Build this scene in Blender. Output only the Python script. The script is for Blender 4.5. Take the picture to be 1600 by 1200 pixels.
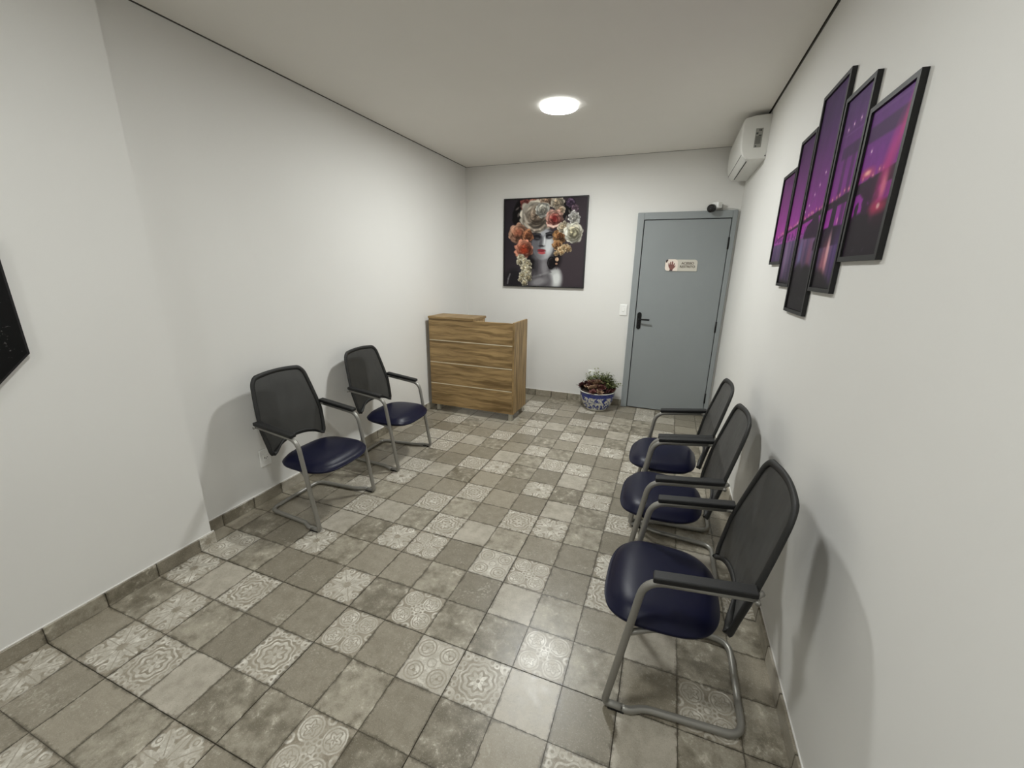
import bpy, bmesh, math, random
import numpy as np
from mathutils import Vector, Matrix

# ------------------------------------------------------------------ camera, world, exposure
S = bpy.context.scene
COL = S.collection
for o in list(bpy.data.objects):
    bpy.data.objects.remove(o, do_unlink=True)
YAW, PITCH, ROLL = -0.3609, -0.2780, 0.0151
FPX = 634.15
cam_d = bpy.data.cameras.new('camera')
cam_d.sensor_width = 36.0
cam_d.sensor_fit = 'HORIZONTAL'
cam_d.lens = FPX / 1600 * 36
cam_d.clip_start = 0.02
cam = bpy.data.objects.new('camera', cam_d)
COL.objects.link(cam)
_f = Vector((math.sin(YAW) * math.cos(PITCH), math.cos(YAW) * math.cos(PITCH), math.sin(PITCH)))
_r = Vector((math.cos(YAW), -math.sin(YAW), 0))
_u = _r.cross(_f)
R_ = math.cos(ROLL) * _r + math.sin(ROLL) * _u
U_ = -math.sin(ROLL) * _r + math.cos(ROLL) * _u
M = Matrix(((R_.x, U_.x, -_f.x), (R_.y, U_.y, -_f.y), (R_.z, U_.z, -_f.z))).to_4x4()
M.translation = Vector((0.6139, -1.1468, 1.4956))
cam.matrix_world = M
S.camera = cam
w = bpy.data.worlds.new('world')
S.world = w
w.use_nodes = True
w.node_tree.nodes['Background'].inputs[0].default_value = (0.9, 0.95, 1.0, 1)
w.node_tree.nodes['Background'].inputs[1].default_value = 0.02
S.view_settings.view_transform = 'Standard'
S.view_settings.look = 'None'
S.view_settings.gamma = 1
S.view_settings.use_curve_mapping = False
S.view_settings.exposure = 2.08
LAMP_POWER = 64.0
LAMPS = [(-0.250, 1.985, 1.0), (-0.14, -0.62, 0.48), (-0.40, -2.45, 0.38)]

# ------------------------------------------------------------------ room numbers (metres)
W, D, H = 1.1417, 3.4315, 2.5878      # right wall x, back wall y, ceiling z
XL, XN, YS = -1.7187, -1.6076, 0.0711  # left wall, nearer left wall that stands proud, y of the step
YR = -3.2                              # rear wall behind the camera
BB = 0.0715                            # baseboard height

# ------------------------------------------------------------------ helpers
def lin(c):
    out = []
    for v in c[:3]:
        v = v / 255.0
        out.append(v / 12.92 if v <= 0.04045 else ((v + 0.055) / 1.055) ** 2.4)
    return tuple(out)

class X:
    """a node socket with arithmetic: expressions build Math nodes"""
    def __init__(s, t, k): s.t, s.k = t, k
    def _m(s, op, *a, clamp=False):
        n = s.t.nodes.new('ShaderNodeMath'); n.operation = op; n.use_clamp = clamp
        for i, v in enumerate((s,) + a):
            if isinstance(v, X): s.t.links.new(v.k, n.inputs[i])
            else: n.inputs[i].default_value = float(v)
        return X(s.t, n.outputs[0])
    def __add__(s, o): return s._m('ADD', o)
    __radd__ = __add__
    def __mul__(s, o): return s._m('MULTIPLY', o)
    __rmul__ = __mul__
    def __sub__(s, o): return s._m('SUBTRACT', o)
    def __rsub__(s, o): return (s * -1.0) + o
    def __truediv__(s, o): return s._m('DIVIDE', o)
    def abs(s): return s._m('ABSOLUTE')
    def max(s, o): return s._m('MAXIMUM', o)
    def min(s, o): return s._m('MINIMUM', o)
    def sqrt(s): return s._m('SQRT')
    def cos(s): return s._m('COSINE')
    def sin(s): return s._m('SINE')
    def atan2(s, o): return s._m('ARCTAN2', o)
    def pow(s, o): return s._m('POWER', o)
    def floor(s): return s._m('FLOOR')
    def step(s, a, b):
        """smooth ramp, 0 at a, 1 at b"""
        n = s.t.nodes.new('ShaderNodeMapRange'); n.interpolation_type = 'SMOOTHSTEP'
        s.t.links.new(s.k, n.inputs[0])
        if a <= b:
            n.inputs[1].default_value, n.inputs[2].default_value = a, b
            n.inputs[3].default_value, n.inputs[4].default_value = 0, 1
        else:
            n.inputs[1].default_value, n.inputs[2].default_value = b, a
            n.inputs[3].default_value, n.inputs[4].default_value = 1, 0
        return X(s.t, n.outputs[0])

class Mat:
    """material with a Principled node and small node builders"""
    def __init__(s, name):
        s.m = bpy.data.materials.new(name); s.m.use_nodes = True
        s.t = s.m.node_tree; s.p = s.t.nodes['Principled BSDF']; s.l = s.t.links.new
    def set(s, **k):
        names = dict(color='Base Color', rough='Roughness', metal='Metallic', spec='Specular IOR Level', coat='Coat Weight',
                     coat_rough='Coat Roughness', sheen='Sheen Weight', sheen_rough='Sheen Roughness', alpha='Alpha', emit='Emission Color', power='Emission Strength')
        for a, v in k.items():
            i = s.p.inputs[names[a]]
            if isinstance(v, X): s.l(v.k, i)
            elif hasattr(v, 'is_linked') or hasattr(v, 'links'): s.l(v, i)
            elif isinstance(v, tuple): i.default_value = (*v, 1)
            else: i.default_value = v
        return s
    def coord(s, kind='Object'):
        n = s.t.nodes.new('ShaderNodeTexCoord'); return n.outputs[kind]
    def xyz(s, sock):
        n = s.t.nodes.new('ShaderNodeSeparateXYZ'); s.l(sock, n.inputs[0]); return [X(s.t, o) for o in n.outputs]
    def vec(s, x, y, z):
        n = s.t.nodes.new('ShaderNodeCombineXYZ')
        for i, v in enumerate((x, y, z)):
            if isinstance(v, X): s.l(v.k, n.inputs[i])
            else: n.inputs[i].default_value = v
        return n.outputs[0]
    def mapping(s, sock, scale=(1, 1, 1), loc=(0, 0, 0), rot=(0, 0, 0)):
        n = s.t.nodes.new('ShaderNodeMapping'); s.l(sock, n.inputs[0])
        n.inputs['Scale'].default_value = scale; n.inputs['Location'].default_value = loc; n.inputs['Rotation'].default_value = rot
        return n.outputs[0]
    def noise(s, sock, scale, detail=3, rough=.55, dist=0.0):
        n = s.t.nodes.new('ShaderNodeTexNoise'); s.l(sock, n.inputs['Vector'])
        n.inputs['Scale'].default_value = scale; n.inputs['Detail'].default_value = detail
        n.inputs['Roughness'].default_value = rough; n.inputs['Distortion'].default_value = dist
        return X(s.t, n.outputs[0])
    def voro(s, sock, scale):
        n = s.t.nodes.new('ShaderNodeTexVoronoi'); s.l(sock, n.inputs['Vector']); n.inputs['Scale'].default_value = scale
        return X(s.t, n.outputs['Distance'])
    def rnd(s):
        n = s.t.nodes.new('ShaderNodeObjectInfo'); return X(s.t, n.outputs['Random'])
    def mix(s, f, a, b):
        n = s.t.nodes.new('ShaderNodeMix'); n.data_type = 'RGBA'
        for i, v in ((0, f), (6, a), (7, b)):
            if isinstance(v, X): s.l(v.k, n.inputs[i])
            elif isinstance(v, tuple): n.inputs[i].default_value = (*v, 1)
            elif isinstance(v, (int, float)): n.inputs[i].default_value = v
            else: s.l(v, n.inputs[i])
        return n.outputs[2]
    def bump(s, h, strength=.2, dist=.002):
        n = s.t.nodes.new('ShaderNodeBump'); s.l(h.k, n.inputs['Height'])
        n.inputs['Strength'].default_value = strength; n.inputs['Distance'].default_value = dist
        s.l(n.outputs[0], s.p.inputs['Normal']); return s

def plain(name, rgb, rough=.5, var=.06, scale=30, bump=0.0, **k):
    """one colour with a slight procedural unevenness"""
    a = Mat(name); c = lin(rgb); co = a.coord()
    n = a.noise(co, scale, 3)
    a.set(color=a.mix(n, tuple(v * (1 - var) for v in c), tuple(min(1, v * (1 + var)) for v in c)), rough=rough, **k)
    if bump: a.bump(n, bump)
    return a.m

def link(o, parent=None):
    COL.objects.link(o)
    if parent is not None: o.parent = parent
    return o
def mesh_obj(name, verts, faces, mat, parent=None, smooth=False, loc=None, rotz=0):
    me = bpy.data.meshes.new(name)
    me.from_pydata([tuple(map(float, v)) for v in verts], [], faces); me.update()
    me.materials.append(mat)
    if smooth: me.polygons.foreach_set('use_smooth', [True] * len(me.polygons))
    o = bpy.data.objects.new(name, me); link(o, parent)
    if loc: o.location = loc
    o.rotation_euler.z = rotz
    return o
def bm_obj(name, bm, mat, parent=None, smooth=False, loc=None):
    me = bpy.data.meshes.new(name); bm.to_mesh(me); bm.free(); me.materials.append(mat)
    if smooth: me.polygons.foreach_set('use_smooth', [True] * len(me.polygons))
    o = bpy.data.objects.new(name, me); link(o, parent)
    if loc: o.location = loc
    return o
def empty(name, loc=(0, 0, 0), rotz=0):
    o = bpy.data.objects.new(name, None); o.location = loc; o.rotation_euler.z = rotz
    o.empty_display_size = .05
    return link(o)
def tag(o, label=None, cat=None, group=None, kind=None):
    for k, v in (('label', label), ('category', cat), ('group', group), ('kind', kind)):
        if v: o[k] = v
    return o
def box_bm(bm, x0, x1, y0, y1, z0, z1, bev=0.0, seg=1):
    r = bmesh.ops.create_cube(bm, size=1)
    vs = r['verts']
    for v in vs:
        v.co = Vector(((x0 + x1) / 2 + v.co.x * (x1 - x0), (y0 + y1) / 2 + v.co.y * (y1 - y0), (z0 + z1) / 2 + v.co.z * (z1 - z0)))
    if bev:
        es = list({e for v in vs for e in v.link_edges})
        bmesh.ops.bevel(bm, geom=es, offset=bev, segments=seg, affect='EDGES', profile=.5)
def box(name, x0, x1, y0, y1, z0, z1, mat, parent=None, bev=0.0, seg=1, loc=None):
    bm = bmesh.new(); box_bm(bm, x0, x1, y0, y1, z0, z1, bev, seg)
    return bm_obj(name, bm, mat, parent, loc=loc)
def fillet(pts, rad, n=6):
    """round the corners of a polyline"""
    pts = [Vector(p) for p in pts]; out = [pts[0]]
    rads = rad if isinstance(rad, (list, tuple)) else [rad] * len(pts)
    for i in range(1, len(pts) - 1):
        a, b, c = pts[i - 1], pts[i], pts[i + 1]
        d1, d2 = (a - b), (c - b)
        r = min(rads[i], d1.length * .49, d2.length * .49)
        p, q = b + d1.normalized() * r, b + d2.normalized() * r
        for k in range(n + 1):
            t = k / n
            out.append(p * (1 - t) ** 2 + b * 2 * t * (1 - t) + q * t * t)
    out.append(pts[-1]); return out
def tube_geo(path, rad, seg=10, closed=False, caps=True, flat=None):
    path = [Vector(p) for p in path]; n = len(path); V, F = [], []
    t0 = (path[1] - path[0]).normalized()
    up = Vector((0, 0, 1)) if abs(t0.z) < .9 else Vector((0, 1, 0))
    nrm = (up - t0 * up.dot(t0)).normalized()
    for i, p in enumerate(path):
        if closed: t = (path[(i + 1) % n] - path[i - 1]).normalized()
        else: t = (path[min(i + 1, n - 1)] - path[max(i - 1, 0)]).normalized()
        nrm = (nrm - t * nrm.dot(t)).normalized(); b = t.cross(nrm)
        r = rad[i] if isinstance(rad, (list, tuple)) else rad
        for k in range(seg):
            a = 2 * math.pi * k / seg
            V.append(p + nrm * (math.cos(a) * r) + b * (math.sin(a) * r * (flat or 1)))
    for i in range(n if closed else n - 1):
        j = (i + 1) % n
        for k in range(seg):
            k2 = (k + 1) % seg
            F.append((i * seg + k, i * seg + k2, j * seg + k2, j * seg + k))
    if caps and not closed:
        F.append(tuple(range(seg))[::-1]); F.append(tuple((n - 1) * seg + k for k in range(seg)))
    return V, F
def tube(name, path, rad, mat, parent=None, seg=10, **k):
    V, F = tube_geo(path, rad, seg, **k)
    return mesh_obj(name, V, F, mat, parent, smooth=True)
def lathe(name, prof, mat, parent=None, seg=40, loc=None, cap0=False, cap1=False):
    V, F = [], []
    for r, z in prof:
        for k in range(seg):
            a = 2 * math.pi * k / seg; V.append((r * math.cos(a), r * math.sin(a), z))
    for i in range(len(prof) - 1):
        for k in range(seg):
            k2 = (k + 1) % seg
            F.append((i * seg + k, i * seg + k2, (i + 1) * seg + k2, (i + 1) * seg + k))
    if cap0: F.append(tuple(range(seg))[::-1])
    if cap1: F.append(tuple((len(prof) - 1) * seg + k for k in range(seg)))
    return mesh_obj(name, V, F, mat, parent, smooth=True, loc=loc)
def prism(name, poly, axis, a0, a1, mat, parent=None, bev=0.0, loc=None):
    """polygon in two axes, thick along the third: axis 0 -> (y,z), 1 -> (x,z), 2 -> (x,y)"""
    bm = bmesh.new()
    def P(p, a):
        return Vector((a, p[0], p[1])) if axis == 0 else Vector((p[0], a, p[1])) if axis == 1 else Vector((p[0], p[1], a))
    v0 = [bm.verts.new(P(p, a0)) for p in poly]; v1 = [bm.verts.new(P(p, a1)) for p in poly]
    n = len(poly); bm.faces.new(v0); bm.faces.new(v1[::-1])
    for i in range(n): bm.faces.new((v0[i], v1[i], v1[(i + 1) % n], v0[(i + 1) % n]))
    bmesh.ops.recalc_face_normals(bm, faces=bm.faces)
    if bev: bmesh.ops.bevel(bm, geom=list(bm.edges), offset=bev, segments=2, affect='EDGES')
    return bm_obj(name, bm, mat, parent, loc=loc)
def copy_tree(o, parent=None):
    c = o.copy(); link(c, parent)
    for ch in list(o.children): copy_tree(ch, c)
    return c

# ------------------------------------------------------------------ surface materials
def wall_mat():
    a = Mat('white_wall_paint'); co = a.coord()
    n = a.noise(co, 160, 2); big = a.noise(co, 1.3, 2)
    a.set(color=a.mix(big, lin((225, 223, 219)), lin((232, 231, 227))), rough=.62, spec=.25).bump(n, .05, .0008)
    return a.m
M_WALL = wall_mat()
M_CEIL = plain('ceiling_paint', (236, 233, 227), .8, .02, 3, spec=.1)
M_GROUT = plain('dark_grout', (62, 56, 46), .95, .15, 60)
M_CONC = plain('concrete_slab', (150, 148, 145), .9, .05)

def tile_mat(kind, idx=0):
    """aged patchwork tile print; local coordinates of the tile, about 0.2 m across"""
    a = Mat('tile_' + kind + str(idx)); co = a.coord(); x, y, _z = a.xyz(co); rn = a.rnd()
    off = a.vec(x + rn * 37.0, y + rn * 91.0, rn * 13.0)
    u, v = x * 5.0, y * 5.0
    n1 = a.noise(off, 22, 5, .62); n2 = a.noise(off, 85, 3, .6); n3 = a.noise(off, 8, 3, .6); n4 = a.noise(off, 260, 2, .6)
    tan0, tan1 = lin((121, 114, 99)), lin((160, 152, 136))
    gry0, gry1 = lin((112, 105, 90)), lin((164, 157, 141))
    lig0, lig1 = lin((152, 145, 131)), lin((186, 179, 165))
    ink, cream = lin((130, 121, 104)), lin((224, 220, 209))
    hue = rn * 7.31; hue = hue - hue.floor()
    if kind == 'tan':
        c = a.mix((n1 * .75 + n2 * .35 + hue * .5 - .35).step(0, 1), tan0, tan1)
        c = a.mix((n2 * n3 * 2.2).step(.70, .98) * .55, c, lin((182, 176, 162)))
    elif kind == 'mottled':
        c = a.mix((n1 * 1.1 + n3 * .7 - .35 + (hue - .5) * .25).step(.25, .85), gry0, gry1)
        c = a.mix((n1 + n2 * .5).step(.84, .98) * .7, c, lin((196, 189, 174)))
        c = a.mix((n3 + n2 * .3).step(.52, .40) * .5, c, lin((98, 91, 75)))
    elif kind == 'light':
        c = a.mix((n1 * .8 + n3 * .5 - .15).step(.2, .8), lig0, lig1)
        c = a.mix((n2 + n1 * .4).step(.80, .95) * .35, c, lin((145, 140, 127)))
    else:
        ja, jb = a.noise(off, 45, 2), a.noise(a.vec(y + rn * 51.0, x + rn * 17.0, rn * 3.0), 45, 2)
        u, v = u + (ja - .5) * .035, v + (jb - .5) * .035
        au, av = u.abs(), v.abs()
        p, q = au.max(av), au.min(av)                                   # eight-fold
        s7 = .70711; dg, dq = (au + av) * s7, (au - av).abs() * s7       # along / across the diagonal
        r = (u * u + v * v).sqrt(); th = v.atan2(u)
        e = .012
        def disc(P, Q, cx, cy, R): 
            dx, dy = P - cx, Q - cy
            return (dx * dx + dy * dy).sqrt().step(R + e, R - e)
        def ring(P, Q, cx, cy, R, t):
            dx, dy = P - cx, Q - cy
            return ((dx * dx + dy * dy).sqrt() - R).abs().step(t + e, t - e)
        if idx == 1:      # flower medallion inside a scalloped ring
            fl = r - (th * 8.0).cos() * .04
            k = fl.step(.150 + e, .150 - e)                               # petals (cream)
            k = k - disc(u, v, 0, 0, .035) - ring(p, q, .09, 0, .03, .006) * .6
            sc = r - (th * 8.0).cos() * .022
            k = k.max((sc - .245).abs().step(.042, .026))
            k = k.max((sc - .345).abs().step(.026, .012))
            k = k.max(ring(au, av, .43, .43, .12, .03)).max(ring(au, av, .39, .39, .05, .022)).max(disc(au, av, .46, .46, .05))
            k = k.max(ring(p, q, .44, .11, .06, .02)).max(disc(p, q, .44, .0, .045)).max(ring(p, q, .40, .22, .04, .016))
        elif idx == 2:    # leaves along the diagonals and axes
            lf = ((dg - .32) * (dg - .32) / .055 + dq * dq / .0085).step(1.15, .85)
            vein = dq.step(.016, .005) * dg.step(.1, .14)
            lf2 = ((p - .27) * (p - .27) / .036 + q * q / .0065).step(1.15, .85)
            k = lf.max(lf2) - vein * .8
            k = k - q.step(.014, .004) * .8
            k = k.max(ring(p, q, .40, .205, .075, .024)).max(disc(p, q, .40, .205, .03)).max(ring(p, q, .21, .12, .04, .018))
            k = k - disc(u, v, 0, 0, .04)
        elif idx == 3:    # four round scrolls
            bx, by = au - .245, av - .245
            rr = (bx * bx + by * by).sqrt(); tt = by.atan2(bx)
            ft = rr - (tt * 5.0).cos() * .028
            k = rr.step(.222, .206) - (rr - .175).abs().step(.017, .006) * .8 - (ft - .105).abs().step(.022, .009) * .85 - ft.step(.05, .03) * .8
            k = k.max(disc(u, v, 0, 0, .055)).max(ring(p, q, .47, .0, .065, .022)).max(ring(p, q, .12, .045, .045, .016))
        else:             # four lace rings, pale
            k = 1.0 - ring(au, av, .25, .25, .185, .012)
            k = k - ring(au, av, .25, .25, .12, .012) * .8 - disc(au, av, .25, .25, .03) * .9 - ring(au, av, .31, .22, .05, .010) * .8
            k = k - ring(p, q, .0, .0, .09, .014) * .6 - ring(p, q, .48, .04, .05, .012) * .6 - ring(au, av, .19, .30, .035, .01) * .6
        k = k.max(0.0).min(1.0)
        wear = (n1 * .9 + n2 * .45 + n3 * .35).step(.62, .98)
        k = k * (1.0 - wear * .55)
        base = a.mix((n1 + n2 * .4 - .2).step(.2, .75), ink, lin((164, 156, 141)))
        c = a.mix(k, base, a.mix((n1 + n2 * .3).step(.4, .8), cream, lin((194, 189, 177))))
        c = a.mix((n4 * .6 + n2 * .6).step(.72, .86) * .35, c, lin((120, 114, 100)))
    # printed dark worn edge of every patch
    d = 0.5 - u.abs().max(v.abs())
    edge = (d + (n1 - .5) * .16 + (n2 - .5) * .07 + (n3 - .5) * .08).step(.046, .004)
    c = a.mix(edge * .66, c, lin((84, 77, 63)))
    c = a.mix((d + (n1 - .5) * .05).step(.016, .004) * .6, c, lin((72, 65, 52)))
    c = a.mix(n4.step(.58, .72) * .38, c, lin((100, 94, 80)))
    c = a.mix(n4.step(.42, .30) * .30, c, lin((206, 200, 188)))
    c = a.mix((n2 * .7 + n3 * .5).step(.50, .36) * .30, c, lin((104, 98, 82)))
    a.set(color=c, rough=(n1 * .20 + .245), spec=.55).bump(n1 * .6 + n2 * .4, .12, .0012)
    return a.m
TM = {'T': tile_mat('tan'), 'M': tile_mat('mottled'), 'L': tile_mat('light'),
      '1': tile_mat('pattern', 1), '2': tile_mat('pattern', 2), '3': tile_mat('pattern', 3), '4': tile_mat('pattern', 4)}

# ------------------------------------------------------------------ room shell
def structure(o, label):
    tag(o, label, kind='structure'); return o
floor = structure(box('floor', XL - .1, W + .1, YR - .1, D + .1, -.10, -.004, M_GROUT), 'aged patchwork tile floor with worn cement prints')
GAP = .013
structure(box('ceiling', XL + GAP, W - GAP, YR + .01, D - .006, H, H + .03, M_CEIL), 'flat off-white ceiling with a shadow gap along the walls')
M_SHGAP = plain('dark_gap_shade', (84, 82, 76), .8, .05)  # shade of the ceiling gap put in as dark coloured strips
structure(box('trim_2', XL, XL + .005, YS, D - .006, H - .001, H + .049, M_SHGAP), 'dark strip standing in for shade in the ceiling gap, left wall')
structure(box('trim_3', W - .005, W, YR, D - .006, H - .001, H + .049, M_SHGAP), 'dark strip standing in for shade in the ceiling gap, right wall')
structure(box('trim_4', XL, W, D - .003, D, H - .001, H + .049, M_SHGAP), 'dark strip standing in for shade in the ceiling gap, end wall')
structure(box('trim_1', XL - .1, W + .1, YR - .1, D + .1, H + .05, H + .12, M_CONC), 'concrete slab above the ceiling')
structure(box('wall_left', XL - .1, XL, YS - .02, D, -.1, H + .05, M_WALL), 'white painted wall behind two chairs')
structure(box('wall_left_front', XL - .1, XN, YR, YS, -.1, H + .05, M_WALL), 'white painted wall stepping forward beside the black panel')
structure(box('wall_back', XL - .1, W + .1, D, D + .1, -.1, H + .05, M_WALL), 'white painted end wall with the grey door')
structure(box('wall_right', W, W + .1, YR, D, -.1, H + .05, M_WALL), 'white painted wall with five purple prints')
structure(box('wall_rear', XL - .1, W + .1, YR - .1, YR, -.1, H + .05, M_WALL), 'white painted wall behind the viewer')

# floor tiles: a map of the prints seen in the photograph (rows from far to near, columns i = -9 .. 5)
ROWS = {
 17: 'TMTTMTMTMTMTLTM', 16: 'MTLMTTMMTLT1MTT', 15: 'TM1TM3TT2TT4LTM', 14: 'T1MTT31TTLMMTTL', 13: 'LTMTMTMT12MM3TM',
 12: 'MTMTTM3LMTL2TML', 11: 'TT1MTT1T3LM4TMT', 10: 'TMTMT1TMT12MTLT', 9: 'LT41LMT3MTT2TMT', 8: 'T11' + '1TTLM12TL1TM',
 7: 'TMTMT12MTLMTM2T', 6: 'MTL1LMTT2M3TTMT', 5: 'TMT2TT1TTLM1TMT', 4: 'TM4MT1MT12MTTLM', 3: 'MTT1LM1LMTT2MT1',
 2: 'TTTLM23T43T1TMM', 1: 'TMT2MTTMTLMTLMT', 0: 'T4MTT2M3MM3MT3M', -1: 'T2L1TT3T41LTLMT', -2: 'MM2MT1TMTMT1TMT', -3: 'TT21LMM3MTLTM1T',
 -4: 'T2TTM2TM1TMT2TM', -5: 'TMT2TLM1TMTLTMT'}
ROWS[8] = 'TT41TTLM12T1TMT'
CELL = .2
tile_meshes = {}
def tile_mesh(key, x0, x1, y0, y1, mat):
    k = (key, round(x0, 4), round(x1, 4), round(y0, 4), round(y1, 4))
    if k in tile_meshes: return tile_meshes[k]
    b = .0006
    V = [(x0 + b, y0 + b, 0), (x1 - b, y0 + b, 0), (x1 - b, y1 - b, 0), (x0 + b, y1 - b, 0),
         (x0, y0, -b), (x1, y0, -b), (x1, y1, -b), (x0, y1, -b), (x0, y0, -.008), (x1, y0, -.008), (x1, y1, -.008), (x0, y1, -.008)]
    F = [(0, 1, 2, 3)]
    for a in range(4):
        c = (a + 1) % 4; F += [(4 + a, 4 + c, c, a), (8 + a, 8 + c, 4 + c, 4 + a)]
    me = bpy.data.meshes.new('tile'); me.from_pydata(V, [], F); me.update(); me.materials.append(mat)
    tile_meshes[k] = me; return me
random.seed(5)
rest_V, rest_F, rest_M = [], [], []
def in_view(x, y):
    d = Vector((x, y, 0)) - M.translation
    z = d.dot(_f)
    if z < .05: return False
    px, py = 800 + FPX * d.dot(R_) / z, 600 - FPX * d.dot(U_) / z
    return -60 < px < 1660 and py < 1290
mats_list = list(TM.values()); keys = list(TM.keys())
for j in range(-22, 18):
    for i in range(-9, 6):
        ch = ROWS[j][i + 9] if j in ROWS else random.choice('TTTMMML1234')
        cx, cy = (i + .5) * CELL, (j + .5) * CELL
        gx0 = .0011 if i % 3 == 0 else .0002; gx1 = .0011 if (i + 1) % 3 == 0 else .0002
        gy0 = .0011 if j % 3 == 0 else .0002; gy1 = .0011 if (j + 1) % 3 == 0 else .0002
        xl = XN if cy < YS else XL
        x0, x1 = max(-.1 + gx0, xl - cx), min(.1 - gx1, W - cx)
        y0, y1 = -.1 + gy0, min(.1 - gy1, D - cy)
        if x1 - x0 < .004 or y1 - y0 < .004: continue
        if in_view(cx, cy):
            o = bpy.data.objects.new('tile', tile_mesh(ch, x0, x1, y0, y1, TM[ch])); o.location = (cx, cy, 0); link(o, floor)
        else:
            n = len(rest_V)
            rest_V += [(cx + x0, cy + y0, 0), (cx + x1, cy + y0, 0), (cx + x1, cy + y1, 0), (cx + x0, cy + y1, 0)]
            rest_F.append((n, n + 1, n + 2, n + 3)); rest_M.append(keys.index(ch))
ro = mesh_obj('tile_field', rest_V, rest_F, mats_list[0], floor)
for m_ in mats_list[1:]: ro.data.materials.append(m_)
ro.data.polygons.foreach_set('material_index', rest_M)
ro['kind'] = 'stuff'

# baseboards: cut tiles standing against the walls
M_CAULK = plain('white_caulk', (236, 234, 230), .6, .02)
def baseboard(name, label, axis, wall, sign, a0, a1, seq):
    root = empty(name, (wall if axis == 0 else (a0 + a1) / 2, (a0 + a1) / 2 if axis == 0 else wall, 0)); structure(root, label)
    ox, oy = root.location.x, root.location.y
    n0 = math.floor(a0 / CELL); k = 0
    for n in range(n0, math.ceil(a1 / CELL)):
        s0, s1 = max(a0, n * CELL + .0008), min(a1, (n + 1) * CELL - .0008)
        if s1 - s0 < .006: continue
        ch = seq[k % len(seq)]; k += 1
        L = (s1 - s0) / 2; b = .0015
        o = box('tile', -L, L, -BB / 2, BB / 2, 0, 0.012, TM[ch], root, bev=b)
        o.rotation_euler = (math.pi / 2, 0, math.pi / 2 * sign) if axis == 0 else (math.pi / 2, 0, 0 if sign < 0 else math.pi)
        o.location = ((0 if axis == 0 else (s0 + s1) / 2 - ox), ((s0 + s1) / 2 - oy if axis == 0 else 0), BB / 2)
    if axis == 0: c = box('caulk_line', 0, .004 * sign, a0 - oy, a1 - oy, BB, BB + .004, M_CAULK, root)
    else: c = box('caulk_line', a0 - ox, a1 - ox, 0, .004 * sign, BB, BB + .004, M_CAULK, root)
baseboard('baseboard_left', 'tiled skirting under the left wall behind the chairs', 0, XL, 1, YS, D, 'TMTLMT3TM')
baseboard('baseboard_left_front', 'tiled skirting under the wall that stands forward', 0, XN, 1, YR, YS + .012, 'MT2MTTM')
baseboard('baseboard_right', 'tiled skirting under the right wall behind the chairs', 0, W, -1, YR, D, 'MTTLMTM')
baseboard('baseboard_back', 'tiled skirting under the end wall left of the door', 1, D, -1, XL + .012, .224, 'TMLTMT')

# ------------------------------------------------------------------ ceiling lamps
M_LAMPRIM = plain('white_lamp_plastic', (235, 235, 232), .4, .02, emit=lin((250, 252, 250)), power=.9)   # frosted rim, lit from inside
def emit_mat(f):
    a = Mat('lamp_diffuser_lit'); co = a.coord()
    n = a.noise(co, 4, 1)
    a.set(color=(.9, .9, .88), emit=lin((249, 252, 250)), power=(n * .04 + .98) * (LAMP_POWER * f), rough=.5)
    return a.m
def ceiling_lamp(x, y, f, label):
    t = tag(empty('ceiling_lamp', (x, y, H)), label, 'ceiling lamp', 'round lit ceiling panels')
    lathe('rim', [(.118, 0), (.1295, 0), (.131, -.003), (.131, -.0185), (.1295, -.020), (.1275, -.0195), (.1270, -.012), (.120, -.012)], M_LAMPRIM, t, 56)
    lathe('diffuser', [(.1268, -.0125), (.1262, -.0150), (.122, -.0160), (.100, -.0165), (.05, -.0170), (.001, -.0170)], emit_mat(f), t, 56, cap1=True)
    return t
ceiling_lamp(*LAMPS[0], 'round lit ceiling lamp above the floor between the desk and the chairs')
ceiling_lamp(*LAMPS[1], 'round lit ceiling lamp overhead near the viewer')
ceiling_lamp(*LAMPS[2], 'round lit ceiling lamp at the rear behind the viewer')

# ------------------------------------------------------------------ grey door
def paint(name, rgb, rough=.45):
    a = Mat(name); co = a.coord(); n = a.noise(co, 90, 2)
    big = a.noise(co, 2.5, 2); c = lin(rgb)
    a.set(color=a.mix(big, tuple(v * .96 for v in c), tuple(v * 1.04 for v in c)), rough=rough, spec=.4).bump(n, .06, .0006)
    return a.m
M_DOOR = paint('grey_door_paint', (141, 146, 147)); M_FRAME = paint('grey_frame_paint', (145, 150, 151))
M_BLACK = plain('matt_black_metal', (14, 14, 15), .4, .1, metal=.3)
M_GAPD = plain('dark_gap', (22, 22, 22), .9, .05)
dr = structure(empty('door_1', (.6725, D, 0)), 'flat grey door in a grey frame')
dx = .6725
def dbox(n, x0, x1, y0, y1, z0, z1, m, p=dr, bev=0.0, seg=1):
    return box(n, x0 - dx, x1 - dx, y0, y1, z0, z1, m, p, bev, seg)
dbox('backing', .28, 1.088, -.004, -.001, 0.001, 1.985, M_GAPD)
dbox('frame', .2248, .288, -.034, -.0005, .0005, 2.0475, M_FRAME, bev=.003)
dbox('frame', 1.080, 1.1215, -.034, -.0005, .0005, 2.0475, M_FRAME, bev=.003)
dbox('frame', .2881, 1.0799, -.034, -.0005, 1.981, 2.0475, M_FRAME, bev=.003)
leaf = dbox('door_leaf', .2955, 1.0745, -.026, -.006, .010, 1.9745, M_DOOR, bev=.002)
for z0, z1 in ((1.70, 1.808), (.90, 1.008), (.148, .256)):
    h = tube('hinge', [(1.0765 - dx, -.034, z0), (1.0765 - dx, -.034, z1)], .0075, M_BLACK, dr, 10)
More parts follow.
